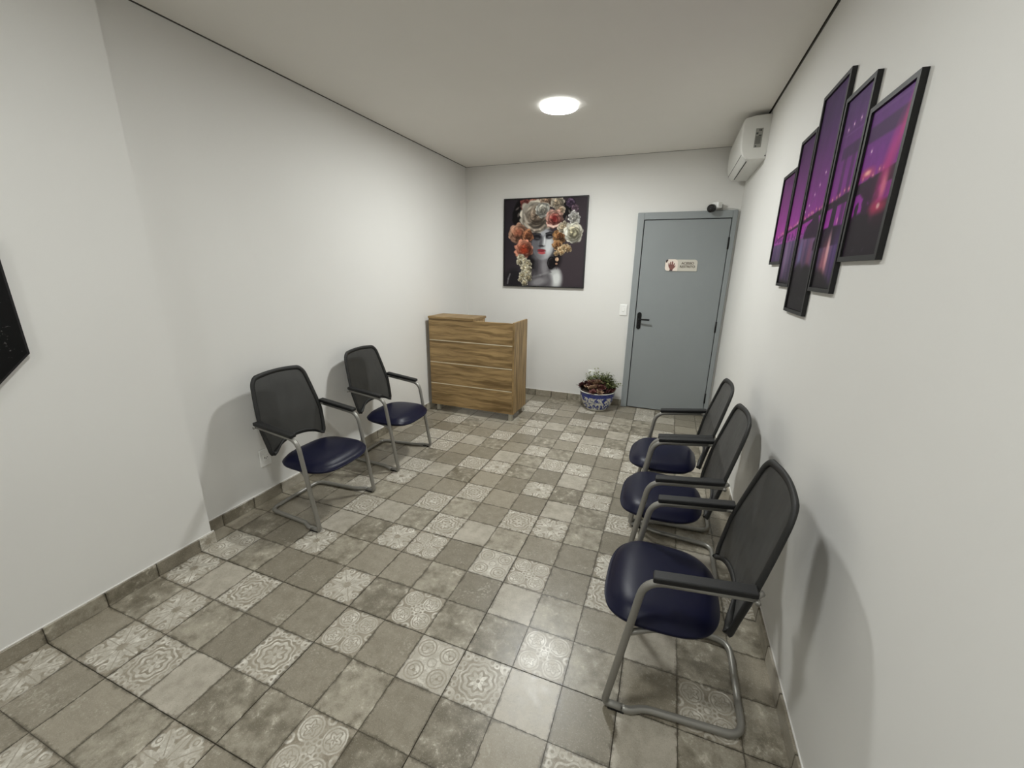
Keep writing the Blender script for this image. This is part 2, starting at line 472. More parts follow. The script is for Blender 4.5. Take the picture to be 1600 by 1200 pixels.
# handle
pl = []
for k in range(24):
    a = 2 * math.pi * k / 24; pl.append((.333 - dx + .022 * math.cos(a), .976 + (.068 if math.sin(a) >= 0 else -.068) + .022 * math.sin(a)))
hp = prism('handle', pl, 1, -.034, -.0262, M_BLACK, dr, .002)
tube('lever', fillet([(.333 - dx, -.030, .996), (.333 - dx, -.078, .996), (.440 - dx, -.082, .994)], .02), .0085, M_BLACK, hp, 10)
tube('key_cylinder', [(.333 - dx, -.030, .935), (.333 - dx, -.040, .935)], .009, M_BLACK, hp, 12)

# ------------------------------------------------------------------ sign on the door
def rrect(x0, x1, z0, z1, r):
    """rounded rectangle, r = radii (bl, br, tr, tl)"""
    P = []
    for (cx, cz, a0, rr) in ((x0 + r[0], z0 + r[0], 180, r[0]), (x1 - r[1], z0 + r[1], 270, r[1]), (x1 - r[2], z1 - r[2], 0, r[2]), (x0 + r[3], z1 - r[3], 90, r[3])):
        if rr < 1e-5: P.append((cx, cz)); continue
        for k in range(7):
            a = math.radians(a0 + 15 * k); P.append((cx + rr * math.cos(a), cz + rr * math.sin(a)))
    return P
M_SIGN = plain('warm_grey_acrylic', (205, 200, 188), .3, .03); M_INK = plain('brown_sign_ink', (92, 80, 68), .5, .05)
M_SIGNPH = plain('cream_pink_print', (240, 226, 214), .35, .05); M_HAND = plain('brown_pink_print', (128, 82, 76), .5, .12)
M_DARKPR = plain('dark_brown_print', (60, 44, 46), .5, .1)
YD = D - .026
sg = tag(empty('door_sign', (.683, YD, 1.547)), 'small restricted access sign with a hand picture on the grey door', 'sign')
sx, sz = .683, 1.547
prism('plate', [(x - sx, z - sz) for x, z in rrect(.60, .832, 1.492, 1.602, (.0, .004, .028, .0))], 1, -.006, -.0005, M_SIGN, sg)
ph = prism('picture_panel', [(x - sx, z - sz) for x, z in rrect(.533, .652, 1.492, 1.604, (.03, .0, .032, .03))], 1, -.009, -.0061, M_SIGNPH, sg)
def hand_poly():
    P = []
    c = (.595 - sx, 1.538 - sz)
    return [(c[0] + a * .001, c[1] + b * .001) for a, b in
            [(-13, -44), (-15, -26), (-27, -8), (-32, 12), (-31, 30), (-25, 33), (-20, 14), (-17, 13), (-17, 38), (-13, 45), (-7, 43), (-5, 16), (-2, 16), (0, 44), (6, 48), (12, 44), (11, 14),
             (14, 12), (20, 28), (27, 29), (28, 22), (23, 2), (33, 8), (38, 4), (27, -16), (15, -28), (11, -44)]]
prism('hand_print', hand_poly(), 1, -.0100, -.0090, M_HAND, ph)
prism('corner_print', [(x - sx, z - sz) for x, z in [(.536, 1.575), (.545, 1.572), (.556, 1.588), (.560, 1.600), (.548, 1.602), (.538, 1.592)]], 1, -.0100, -.0090, M_DARKPR, ph)
prism('cuff_print', [(x - sx, z - sz) for x, z in [(.576, 1.4935), (.606, 1.4935), (.603, 1.503), (.582, 1.504)]], 1, -.0104, -.0100, M_DARKPR, ph)
def text_part(body, size, loc, rot, mat, parent, depth=.0004, bold=.0):
    cu = bpy.data.curves.new('lettering', 'FONT'); cu.body = body; cu.size = size; cu.align_x = 'CENTER'; cu.align_y = 'CENTER'
    cu.extrude = depth; cu.offset = bold
    tmp = bpy.data.objects.new('tmp_text', cu); COL.objects.link(tmp)
    dg_ = bpy.context.evaluated_depsgraph_get(); dg_.update()
    me = bpy.data.meshes.new_from_object(tmp.evaluated_get(dg_)); bpy.data.objects.remove(tmp, do_unlink=True)
    me.materials.clear(); me.materials.append(mat)
    o = bpy.data.objects.new('lettering', me); link(o, parent); o.location = loc; o.rotation_euler = rot
    return o
for body, zz in (('ACESSO', 1.566), ('RESTRITO', 1.534)):
    text_part(body, .032, (.742 - sx, -.0066, zz - sz), (math.pi / 2, 0, 0), M_INK, sg, bold=.0009)

# ------------------------------------------------------------------ camera above the door
M_WPL = plain('white_plastic', (246, 246, 243), .4, .02); M_LENS = plain('black_glass', (6, 6, 8), .15, .05)
M_GREYPL = plain('grey_plastic', (150, 150, 145), .5, .04)
sc_ = tag(empty('security_camera', (.93, D - .03, 2.0485)), 'white security camera with a black face on the door frame', 'camera')
box('base', -.03, .06, -.02, .028, 0, .006, M_GREYPL, sc_, .002)
box('bracket', .035, .055, -.012, .026, .0061, .052, M_GREYPL, sc_, .004)
bmh = bmesh.new(); box_bm(bmh, -.034, .034, -.034, .034, -.026, .026, .010, 3)
hd = bm_obj('housing', bmh, M_WPL, sc_, smooth=False); hd.location = (.002, -.032, .040); hd.rotation_euler = (0, 0, math.radians(-38))
ln = lathe('lens', [(.001, .010), (.024, .010), (.034, .006), (.036, 0), (.036, -.03)], M_LENS, sc_, 28, cap1=False)
ln.location = (-.052, -.080, .008); ln.rotation_euler = (math.radians(100), 0, math.radians(-32))
tube('cable', fillet([(.055, .02, .012), (.10, .016, .022), (.15, .016, .016), (.19, .02, .004)], .04), .003, M_WPL, sc_, 6)

# ------------------------------------------------------------------ switch and sockets
def wall_plate(name, label, cat, loc, rotz, kind):
    t = tag(empty(name, loc, rotz), label, cat)
    bm = bmesh.new(); box_bm(bm, -.0385, .0385, -.009, -.0003, -.058, .058, .004, 2); bm_obj('plate', bm, M_WPL, t)
    if kind == 'switch':
        box('rocker', -.013, .013, -.0135, -.0091, -.020, .020, M_WPL, t, .002)
    else:
        k = box('socket_insert', -.018, .018, -.0110, -.0091, -.022, .022, M_WPL, t, .002)
        for dx_, dz_ in ((-.009, 0), (.009, 0), (0, -.006)):
            q = tube('hole', [(dx_, -.0113, dz_), (dx_, -.0100, dz_)], .0035, M_LENS, k, 8)
    return t
wall_plate('light_switch', 'white light switch on the wall beside the grey door', 'switch', (.160, D, 1.079), 0, 'switch')
wall_plate('wall_socket', 'white wall socket above the potted succulents', 'socket', (-.137, D, .322), 0, 'socket')
wall_plate('wall_socket', 'white wall socket low on the wall behind the nearer left chair', 'socket', (XL, .525, .298), math.pi / 2, 'socket')

# ------------------------------------------------------------------ chairs
M_NAVY = Mat('navy_vinyl'); _co = M_NAVY.coord(); _n = M_NAVY.noise(_co, 420, 2); _n2 = M_NAVY.noise(_co, 6, 2)
M_NAVY.set(color=M_NAVY.mix(_n2, lin((7, 9, 34)), lin((10, 12, 42))), rough=.40, spec=.24).bump(_n, .10, .0006); M_NAVY = M_NAVY.m
M_STEEL = plain('silver_grey_powder_coat', (150, 148, 142), .38, .04, 200, metal=.55)
M_PAD = plain('black_armrest_plastic', (15, 15, 16), .55, .08, 300, bump=.1)
M_UNDER = plain('black_seat_shell', (18, 18, 22), .6, .05)
M_RUB = plain('black_rubber', (12, 12, 12), .8, .05)
M_RIM = plain('charcoal_back_frame', (27, 27, 26), .6, .06, 200)
def mesh_fabric():
    a = Mat('charcoal_mesh_fabric'); co = a.coord(); x, y, z = a.xyz(co)
    wv = ((y * 2200.0).sin() * (z * 2200.0).sin()); n = a.noise(co, 9, 2)
    a.set(color=a.mix(n, lin((30, 30, 28)), lin((42, 42, 40))), rough=.48, spec=.45, sheen=.12, sheen_rough=.4).bump(wv * .02 + a.noise(a.mapping(co, (7, 9, 5)), 1.0, 2), .55, .012)
    tr = a.t.nodes.new('ShaderNodeBsdfTransparent'); mx = a.t.nodes.new('ShaderNodeMixShader'); mx.inputs[0].default_value = .055
    out = a.t.nodes['Material Output']
    a.l(a.p.outputs[0], mx.inputs[1]); a.l(tr.outputs[0], mx.inputs[2]); a.l(mx.outputs[0], out.inputs[0])
    return a.m
M_MESH = mesh_fabric()

def back_point(u, v):
    """u -1..1 across, v 0..1 up -> point of the backrest"""
    zb = .410 + .052 * (1 - abs(u) ** 2.2)
    zt = .874 - .008 * u * u
    z = zb + (zt - zb) * v
    wb = .206 + .018 * (v / .35) if v < .35 else .224 - .044 * ((v - .35) / .65) ** 1.3
    if v > .87: wb -= .042 * (1 - math.sqrt(max(0, 1 - ((v - .87) / .13) ** 2)))
    if v < .07: wb -= .014 * (1 - math.sqrt(max(0, 1 - ((.07 - v) / .07) ** 2)))
    y = u * wb
    t = max(0.0, (z - .395) / .47)
    f = -.128 - .034 * math.sin(min(t, 1) * math.pi * .5) - .070 * t ** 1.4
    f += .022 * (abs(y) / .22) ** 2
    return Vector((f, y, z))
def make_chair():
    t = empty('waiting_chair')
    # side tubes: armrest, front leg
    for s in (-1, 1):
        y = .238 * s
        p = fillet([(-.150, y, .601), (.150, y, .563), (.228, y, .060), (.236, y, .0135), (.172, y, .0135)], [0, .062, .2, .04, 0], 8)
        leg = tube('leg', p, .0125, M_STEEL, t, 12)
        pad = mesh_obj('armrest_pad', *pad_geo(y), M_PAD, t)
        box('rubber_foot', .165, .222, y - .012, y + .012, 0.0, .0125, M_RUB, leg, .002)
        br = tube('back_bracket', fillet([(-.125, y * .985, .597), (-.150, y * .97, .600), (-.168, y * .91, .606)], .02), .010, M_STEEL, t, 8)
        tube('bolt', [(-.152, y * 1.0, .596), (-.152, y * 1.075, .596)], .008, M_STEEL, br, 8)
    k = .238
    path = [(.172, -k, .0135), (.100, -.212, .0135), (-.195, -.190, .0135), (-.212, 0, .0135), (-.195, .190, .0135), (.100, .212, .0135), (.172, k, .0135)]
    path = fillet([(.178, -k, .0135), (.150, -k, .0135)] + path[1:2] + [(-.212, -.190, .0135), (-.212, .190, .0135)] + path[-2:-1] + [(.150, k, .0135), (.178, k, .0135)], [0, .03, .05, .055, .055, .05, .03, 0], 7)
    tube('base_runner', path, .0125, M_STEEL, t, 12)
    sp = fillet([(.188, -.236, .338), (.10, -.19, .345), (-.055, -.16, .352), (-.055, .16, .352), (.10, .19, .345), (.188, .236, .338)], .04, 5)
    tube('seat_support', sp, .0105, M_STEEL, t, 10)
    # seat cushion: superellipse, domed, rolled front edge
    nr, nth = 12, 64
    fc, a_, b_ = .090, .194, .230
    def seat_pt(rr, th):
        c, s_ = math.cos(th), math.sin(th); e = 2 / 3.1
        X_ = math.copysign(abs(c) ** e, c); Y_ = math.copysign(abs(s_) ** e, s_)
        taper = 1 - .07 * (1 - X_) * .5
        return fc + a_ * X_ * rr, b_ * Y_ * rr * taper, X_ * rr
    V, F = [(fc, 0, .417)], []
    for i in range(1, nr + 1):
        rr = i / nr
        for q in range(nth):
            x_, y_, xr = seat_pt(rr, 2 * math.pi * q / nth)
            z = .417 - .012 * rr ** 2 - .030 * rr ** 9 - .022 * max(0, xr - .45) ** 2 / .3
            V.append((x_, y_, z))
    for rr, z in ((1.012, .372), (1.0, .362), (.95, .353)):
        for q in range(nth):
            x_, y_, xr = seat_pt(rr, 2 * math.pi * q / nth); V.append((x_, y_, z - .016 * max(0, xr - .45) ** 2 / .3))
    for q in range(nth): F.append((0, 1 + q, 1 + (q + 1) % nth))
    for i in range(nr + 2):
        for q in range(nth):
            q2 = (q + 1) % nth; F.append((1 + i * nth + q, 1 + (i + 1) * nth + q, 1 + (i + 1) * nth + q2, 1 + i * nth + q2))
    seat = mesh_obj('seat', V, F, M_NAVY, t, smooth=True)
    V, F = [], []
    for rr, z in ((.955, .358), (.93, .349), (.80, .345), (.02, .345)):
        for q in range(nth):
            x_, y_, xr = seat_pt(rr, 2 * math.pi * q / nth); V.append((x_, y_, z - .016 * max(0, xr - .45) ** 2 / .3))
    for i in range(3):
        for q in range(nth):
            q2 = (q + 1) % nth; F.append((i * nth + q, (i + 1) * nth + q, (i + 1) * nth + q2, i * nth + q2))
    mesh_obj('seat_shell', V, F, M_UNDER, seat, smooth=True)
    # backrest
    nu, nv = 28, 30
    V, F = [], []
    for j in range(nv + 1):
        for i in range(nu + 1):
            u, v = -1 + 2 * i / nu, .5 - .5 * math.cos(math.pi * j / nv)
            p = back_point(u, v)
            ins = (1 - u * u) * math.sin(math.pi * v)
            p.x += .010 * ins + .0035 * math.sin(7 * v + 2 * u) * ins
            V.append(p)
    for j in range(nv):
        for i in range(nu):
            a = j * (nu + 1) + i; F.append((a, a + 1, a + nu + 2, a + nu + 1))
    back = mesh_obj('backrest', V, F, M_MESH, t, smooth=True)
    def sv(j): return .5 - .5 * math.cos(math.pi * j / 40)
    rim = [back_point(-1 + 2 * i / 24, 0) for i in range(25)] + [back_point(1, sv(j)) for j in range(1, 41)] \
        + [back_point(1 - 2 * i / 24, 1) for i in range(1, 25)] + [back_point(-1, sv(40 - j)) for j in range(1, 40)]
    V, F = [], []
    n = len(rim)
    cen = back_point(0, .5)
    for i, p in enumerate(rim):
        tdir = (rim[(i + 1) % n] - rim[i - 1]).normalized()
        inward = (Vector((p.x, 0, cen.z + (p.z - cen.z) * .7)) - p); inward -= tdir * inward.dot(tdir); inward.normalize()
        nor = tdir.cross(inward).normalized()
        for a in range(8):
            an = 2 * math.pi * a / 8
            V.append(p + inward * (.006 + .014 * math.cos(an)) + nor * (.0085 * math.sin(an)))
    for i in range(n):
        j = (i + 1) % n
        for a in range(8):
            b = (a + 1) % 8; F.append((i * 8 + a, i * 8 + b, j * 8 + b, j * 8 + a))
    mesh_obj('back_frame', V, F, M_RIM, back, smooth=True)
    return t
def pad_geo(y):
    bm = bmesh.new()
    box_bm(bm, -.152, .128, y - .021, y + .021, -.009, .011, .005, 2)
    for v in bm.verts:
        v.co.z += .601 + (.563 - .601) * (v.co.x + .150) / .300 + .0185
    me = bpy.data.meshes.new('tmp'); bm.to_mesh(me); bm.free()
    V = [v.co.copy() for v in me.vertices]; F = [tuple(p.vertices) for p in me.polygons]
    bpy.data.meshes.remove(me); return V, F
chair0 = make_chair()
CHAIRS = [(-1.370, .602, 0, 'navy seat mesh back armchair by the left wall, nearer of two', 'chairs along the left wall'),
          (-1.402, 1.378, 2, 'navy seat mesh back armchair by the left wall, beside the wooden desk', 'chairs along the left wall'),
          (.790, .228, 180, 'navy seat mesh back armchair by the right wall, nearest to the viewer', 'chairs along the right wall'),
          (.772, .880, 180, 'navy seat mesh back armchair by the right wall, middle of the three', 'chairs along the right wall'),
          (.768, 1.400, 180, 'navy seat mesh back armchair by the right wall, nearest to the grey door', 'chairs along the right wall')]
for n_, (x, y, a, lb, gr) in enumerate(CHAIRS):
    c = chair0 if n_ == 0 else copy_tree(chair0)
    c.location = (x, y, 0); c.rotation_euler.z = math.radians(a); tag(c, lb, 'chair', gr)

# ------------------------------------------------------------------ wooden reception desk
def wood(name, grain):
    a = Mat(name); co = a.coord(); rn = a.rnd(); x, y, z = a.xyz(co)
    g, c1 = (x, z) if grain == 'x' else (z, y) if grain == 'z' else (x, y)
    base = a.vec(g * 1.6 + rn * 5.0, c1 * 22.0 + rn * 31.0, (y if grain == 'x' else x) * 3.0)
    warp = a.noise(a.vec(g * 2.2, c1 * 7.0, rn * 9.0), 1.5, 2)
    n1 = a.noise(a.vec(g * 1.6 + rn * 5.0, c1 * 26.0 + warp * 1.9 + rn * 31.0, .5), 1.5, 4, .6)
    n2 = a.noise(a.vec(g * 5.0, c1 * 240.0 + rn * 11.0, 0.2), 1.0, 3, .6)
    n3 = a.noise(a.vec(g * 1.1 + rn, c1 * 5.0 + rn * 3.0, 0.7), 1.3, 2)
    c = a.mix((n1 + n3 * .35 - .18).step(.28, .72), lin((108, 86, 54)), lin((176, 147, 102)))
    c = a.mix((n2).step(.5, .75) * .35, c, lin((90, 72, 46)))
    a.set(color=c, rough=.5, spec=.35).bump(n2, .05, .0005); return a.m
M_WX, M_WZ, M_WT = wood('oak_laminate_long', 'x'), wood('oak_laminate_upright', 'z'), wood('oak_laminate_top', 'x')
M_STRIP = plain('pale_edge_strip', (214, 202, 174), .45, .04)
M_ALU = plain('pale_metal_leg', (190, 186, 174), .4, .05, metal=.3)
DY, DX0, DX1 = 2.452, -1.669, -.727
dk = tag(empty('reception_desk', ((DX0 + DX1) / 2, DY + .18, 0)), 'wooden reception desk with four horizontal boards in the far corner', 'desk')
ddx, ddy = (DX0 + DX1) / 2, DY + .18
def kbox(n, x0, x1, y0, y1, z0, z1, m, p=dk, bev=.0015):
    cx, cy, cz = (x0 + x1) / 2, (y0 + y1) / 2, (z0 + z1) / 2
    o = box(n, x0 - cx, x1 - cx, y0 - cy, y1 - cy, z0 - cz, z1 - cz, m, p, bev)
    o.location = (cx - ddx, cy - ddy, cz); return o
zs = [.075, .312, .541, .772, .9905]
for a in range(4):
    pn = kbox('front_panel', DX0, DX1 - .019, DY, DY + .018, zs[a] + (.004 if a else 0), zs[a + 1] - (.004 if a < 3 else 0), M_WX)
    if a < 3: kbox('edge_strip', DX0 + .002, DX1 - .020, DY - .0012, DY + .017, zs[a + 1] - .0038, zs[a + 1] + .0038, M_STRIP, bev=.0005)
kbox('side_panel', DX1 - .0185, DX1, DY + .0002, DY + .378, .075, .997, M_WZ)
kbox('side_panel', DX0, DX0 + .018, DY + .0185, DY + .378, .075, .9903, M_WZ)
kbox('top_shelf', DX0 - .004, -1.158, DY - .004, DY + .30, .9909, 1.014, M_WT, bev=.002)
kbox('shelf_support', -1.18, -1.162, DY + .02, DY + .28, .75, .9905, M_WZ)
kbox('worktop', DX0 + .0185, DX1 - .019, DY + .0185, DY + .37, .72, .745, M_WT)
for x_, y_ in ((DX0 + .06, DY + .05), (DX1 - .040, DY + .03), (DX1 - .040, DY + .34), (DX0 + .06, DY + .34)):
    kbox('leg', x_ - .018, x_ + .018, y_ - .018, y_ + .018, 0, .0747, M_ALU, bev=.003)

# ------------------------------------------------------------------ air conditioner
M_AC = plain('white_glossy_plastic', (226, 225, 220), .35, .02); M_SLOT = plain('dark_slot', (50, 50, 48), .7, .1)
M_LBL = plain('grey_rating_label', (150, 149, 142), .5, .05, 60); M_LBLD = plain('label_print', (58, 58, 56), .5, .1)
AY0, AY1 = 2.515, 3.335
ac = tag(empty('air_conditioner', (W, (AY0 + AY1) / 2, 2.275)), 'white wall air conditioner high on the right wall above the door corner', 'air conditioner')
pr = [(0, 0), (-.105, 0), (-.128, .006), (-.148, .024), (-.162, .055), (-.170, .10), (-.173, .16), (-.172, .22), (-.168, .262), (-.158, .272), (-.10, .284), (0, .287)]
yc = (AY0 + AY1) / 2
def ac_body():
    n = len(pr); V, F = [], []
    secs = [(AY0, .965), (AY0 + .006, .99), (AY0 + .016, 1.0), (AY1 - .016, 1.0), (AY1 - .006, .99), (AY1, .965)]
    for y, s in secs:
        for x, z in pr: V.append((x * s - .0005, y - yc, .1435 + (z - .1435) * s))
    for i in range(len(secs) - 1):
        for k in range(n): F.append((i * n + k, i * n + (k + 1) % n, (i + 1) * n + (k + 1) % n, (i + 1) * n + k))
    F.append(tuple(range(n))); F.append(tuple((len(secs) - 1) * n + k for k in range(n))[::-1])
    o = mesh_obj('body', V, F, M_AC, ac)
    bm = bmesh.new(); bm.from_mesh(o.data); bmesh.ops.recalc_face_normals(bm, faces=bm.faces); bm.to_mesh(o.data); bm.free()
    return o
acb = ac_body()
def strip_on(name, p0, p1, y0, y1, th, mat, parent):
    """thin slab lying on the profile line p0-p1"""
    a, b = Vector((p0[0], 0, p0[1])), Vector((p1[0], 0, p1[1])); d = (b - a).normalized(); nrm = Vector((-d.z, 0, d.x))
    if nrm.x > 0: nrm = -nrm
    V = []
    for y in (y0, y1):
        for q, h in ((a, -.001), (b, -.001), (b, th), (a, th)): 
            r = q + nrm * h; V.append((r.x, y - yc, r.z))
    return mesh_obj(name, V, [(0, 1, 2, 3), (4, 7, 6, 5), (0, 4, 5, 1), (1, 5, 6, 2), (2, 6, 7, 3), (3, 7, 4, 0)], mat, parent)
fl = strip_on('air_flap', (-.118, .002), (-.152, .031), AY0 + .03, AY1 - .03, .003, M_AC, ac)
strip_on('flap_slot', (-.1095, .0012), (-.1155, .0018), AY0 + .06, AY1 - .10, .0016, M_SLOT, ac)
strip_on('panel_groove', (-.1548, .037), (-.1562, .040), AY0 + .02, AY1 - .02, .0008, M_SLOT, ac)
lb_ = box('rating_label', -.088, -.042, AY0 - yc - .0012, AY0 - yc + .0006, .076, .198, M_LBL, ac)
for k, (a, b, c, d_) in enumerate(((-.083, -.070, .160, .172), (-.060, -.050, .180, .190), (-.068, -.061, .182, .190), (-.084, -.050, .098, .150), (-.081, -.072, .080, .090), (-.066, -.048, .150, .156))):
    box('label_print', a, b, AY0 - yc - .0018, AY0 - yc - .0012, c, d_, M_LBLD if k != 3 else plain('label_text_block', (110, 109, 104), .5, .2, 300), lb_)
tube('screw', [(-.006, AY0 - yc - .002, .02), (-.006, AY0 - yc + .002, .02)], .0045, M_SLOT, ac, 10)

# ------------------------------------------------------------------ painted prints: colours per vertex of a fine grid
def srgb2lin(c): return np.where(c <= .04045, c / 12.92, ((c + .055) / 1.055) ** 2.4)
def vnoise(rs, h, w_, cells, oct_=3):
    out = np.zeros((h, w_)); amp = 1.0; tot = 0
    for o_ in range(oct_):
        c = max(2, int(cells * 2 ** o_)); g = rs.rand(c + 1, c + 1)
        yy = np.linspace(0, c - 1e-6, h); xx = np.linspace(0, c - 1e-6, w_)
        yi, xi = yy.astype(int), xx.astype(int); fy, fx = (yy - yi)[:, None], (xx - xi)[None, :]
        fy, fx = fy * fy * (3 - 2 * fy), fx * fx * (3 - 2 * fx)
        v = (g[np.ix_(yi, xi)] * (1 - fy) * (1 - fx) + g[np.ix_(yi, xi + 1)] * (1 - fy) * fx + g[np.ix_(yi + 1, xi)] * fy * (1 - fx) + g[np.ix_(yi + 1, xi + 1)] * fy * fx)
        out += v * amp; tot += amp; amp *= .55
    return out / tot
class Canvas:
    def __init__(s, h, w_, x0, x1, y0, y1, bg, seed=1):
        s.rs = np.random.RandomState(seed); s.h, s.w = h, w_
        s.X, s.Y = np.meshgrid(np.linspace(x0, x1, w_), np.linspace(y0, y1, h))
        s.im = np.ones((h, w_, 3)) * np.array(bg)[None, None] / 255.0
        s.nz = vnoise(s.rs, h, w_, 10, 4)
    def put(s, mask, col, op=1.0):
        m = np.clip(mask * op, 0, 1)[..., None]
        c = np.array(col) / 255.0 if not isinstance(col, np.ndarray) else col
        s.im = s.im * (1 - m) + c * m
    def ell(s, cx, cy, rx, ry, col, op=1.0, soft=.15, rot=0.0, wob=0.0):
        dx, dy = s.X - cx, s.Y - cy; c, n = math.cos(rot), math.sin(rot)
        a, b = (dx * c + dy * n) / rx, (-dx * n + dy * c) / ry
        d = np.sqrt(a * a + b * b) + (s.nz - .5) * wob
        s.put(np.clip((1 + soft / 2 - d) / soft, 0, 1), col, op)
    def poly(s, pts, col, op=1.0, soft=4.0):
        ins = np.zeros_like(s.X, bool); dist = np.full_like(s.X, 1e9)
        n = len(pts)
        for i in range(n):
            (x0, y0), (x1, y1) = pts[i], pts[(i + 1) % n]
            cond = ((y0 > s.Y) != (y1 > s.Y)) & (s.X < (x1 - x0) * (s.Y - y0) / ((y1 - y0) or 1e-9) + x0); ins ^= cond
            ex, ey = x1 - x0, y1 - y0; t = np.clip(((s.X - x0) * ex + (s.Y - y0) * ey) / (ex * ex + ey * ey + 1e-9), 0, 1)
            dist = np.minimum(dist, np.hypot(s.X - x0 - t * ex, s.Y - y0 - t * ey))
        sd = np.where(ins, dist, -dist)
        s.put(np.clip(.5 + sd / soft, 0, 1), col, op)
    def line(s, pts, wid, col, op=1.0, soft=2.0):
        for (x0, y0), (x1, y1) in zip(pts[:-1], pts[1:]):
            ex, ey = x1 - x0, y1 - y0; t = np.clip(((s.X - x0) * ex + (s.Y - y0) * ey) / (ex * ex + ey * ey + 1e-9), 0, 1)
            d = np.hypot(s.X - x0 - t * ex, s.Y - y0 - t * ey); s.put(np.clip((wid - d) / soft + .5, 0, 1), col, op)
    def flower(s, cx, cy, r, outer, inner, n=9, layers=4, squash=1.0, seed=0):
        rs = np.random.RandomState(seed + 11); outer, inner = np.array(outer, float), np.array(inner, float); r = r * 1.08
        for k in range(n + 3):                                                            # ragged outline of petal tips
            a = 2 * math.pi * (k + rs.rand() * .8) / (n + 3); q = r * (.62 + .22 * rs.rand())
            s.ell(cx + q * math.cos(a), cy + q * math.sin(a) * squash, r * (.26 + .14 * rs.rand()), r * (.20 + .12 * rs.rand()), tuple(np.clip(outer * (.62 + .42 * rs.rand()), 0, 250)), soft=.3, rot=a + rs.rand(), wob=.7)
        s.ell(cx, cy, r * .78, r * .78 * squash, tuple(inner * .45 + outer * .2), soft=.35, wob=.7)
        for L in range(layers):
            f = 1 - L / layers
            base = outer * f + inner * (1 - f)
            for k in range(n):
                a = 2 * math.pi * (k + rs.rand() * .9 + L * .5) / n; rr = r * (.10 + .56 * f) * (.85 + .3 * rs.rand())
                lit = .80 + .16 * math.cos(a + 2.2); sh = lit * (.55 + .62 * rs.rand())
                x, y = cx + rr * math.cos(a), cy + rr * math.sin(a) * squash
                s.ell(x + r * .03, y + r * .05, r * (.20 + .20 * f), r * (.13 + .11 * f), tuple(inner * .30), op=.75, soft=.6, rot=a + math.pi / 2, wob=.6)
                s.ell(x, y, r * (.18 + .20 * f), r * (.11 + .12 * f), tuple(np.clip(base * sh, 0, 252)), op=.95, soft=.45, rot=a + math.pi / 2 + rs.rand() * .8 - .4, wob=.8)
                s.ell(x - r * .02, y - r * .03, r * .10, r * .03, tuple(np.clip(base * 1.15, 0, 252)), op=.6, soft=.9, rot=a + math.pi / 2)
def print_mat(name):
    a = Mat(name); n = a.t.nodes.new('ShaderNodeAttribute'); n.attribute_name = 'print_colour'
    a.set(color=n.outputs['Color'], rough=.5, spec=.12); return a.m
M_PRINT = print_mat('satin_print')
def print_grid(name, im, P00, dU, dV, parent):
    """im rows from top; P00 top-left corner, dU right edge vector, dV down edge vector"""
    h, w_, _ = im.shape
    u, v = np.meshgrid(np.linspace(0, 1, w_), np.linspace(0, 1, h))
    co = np.array(P00)[None, None] + u[..., None] * np.array(dU) + v[..., None] * np.array(dV)
    me = bpy.data.meshes.new(name); nv = h * w_
    idx = np.arange(nv).reshape(h, w_)
    q = np.stack([idx[:-1, :-1], idx[1:, :-1], idx[1:, 1:], idx[:-1, 1:]], -1).reshape(-1, 4)
    me.vertices.add(nv); me.vertices.foreach_set('co', co.reshape(-1).astype(np.float32))
    me.loops.add(q.size); me.loops.foreach_set('vertex_index', q.reshape(-1).astype(np.int32))
    me.polygons.add(len(q)); me.polygons.foreach_set('loop_start', (np.arange(len(q)) * 4).astype(np.int32))
    me.update(calc_edges=True)
    at = me.attributes.new('print_colour', 'FLOAT_COLOR', 'POINT')
    cc = np.ones((nv, 4), np.float32); cc[:, :3] = srgb2lin(np.clip(im, 0, 1)).reshape(-1, 3)
    at.data.foreach_set('color', cc.reshape(-1)); me.materials.append(M_PRINT)
    o = bpy.data.objects.new(name, me); return link(o, parent)
M_PFRAME = plain('black_picture_frame', (14, 13, 14), .5, .08, 40)

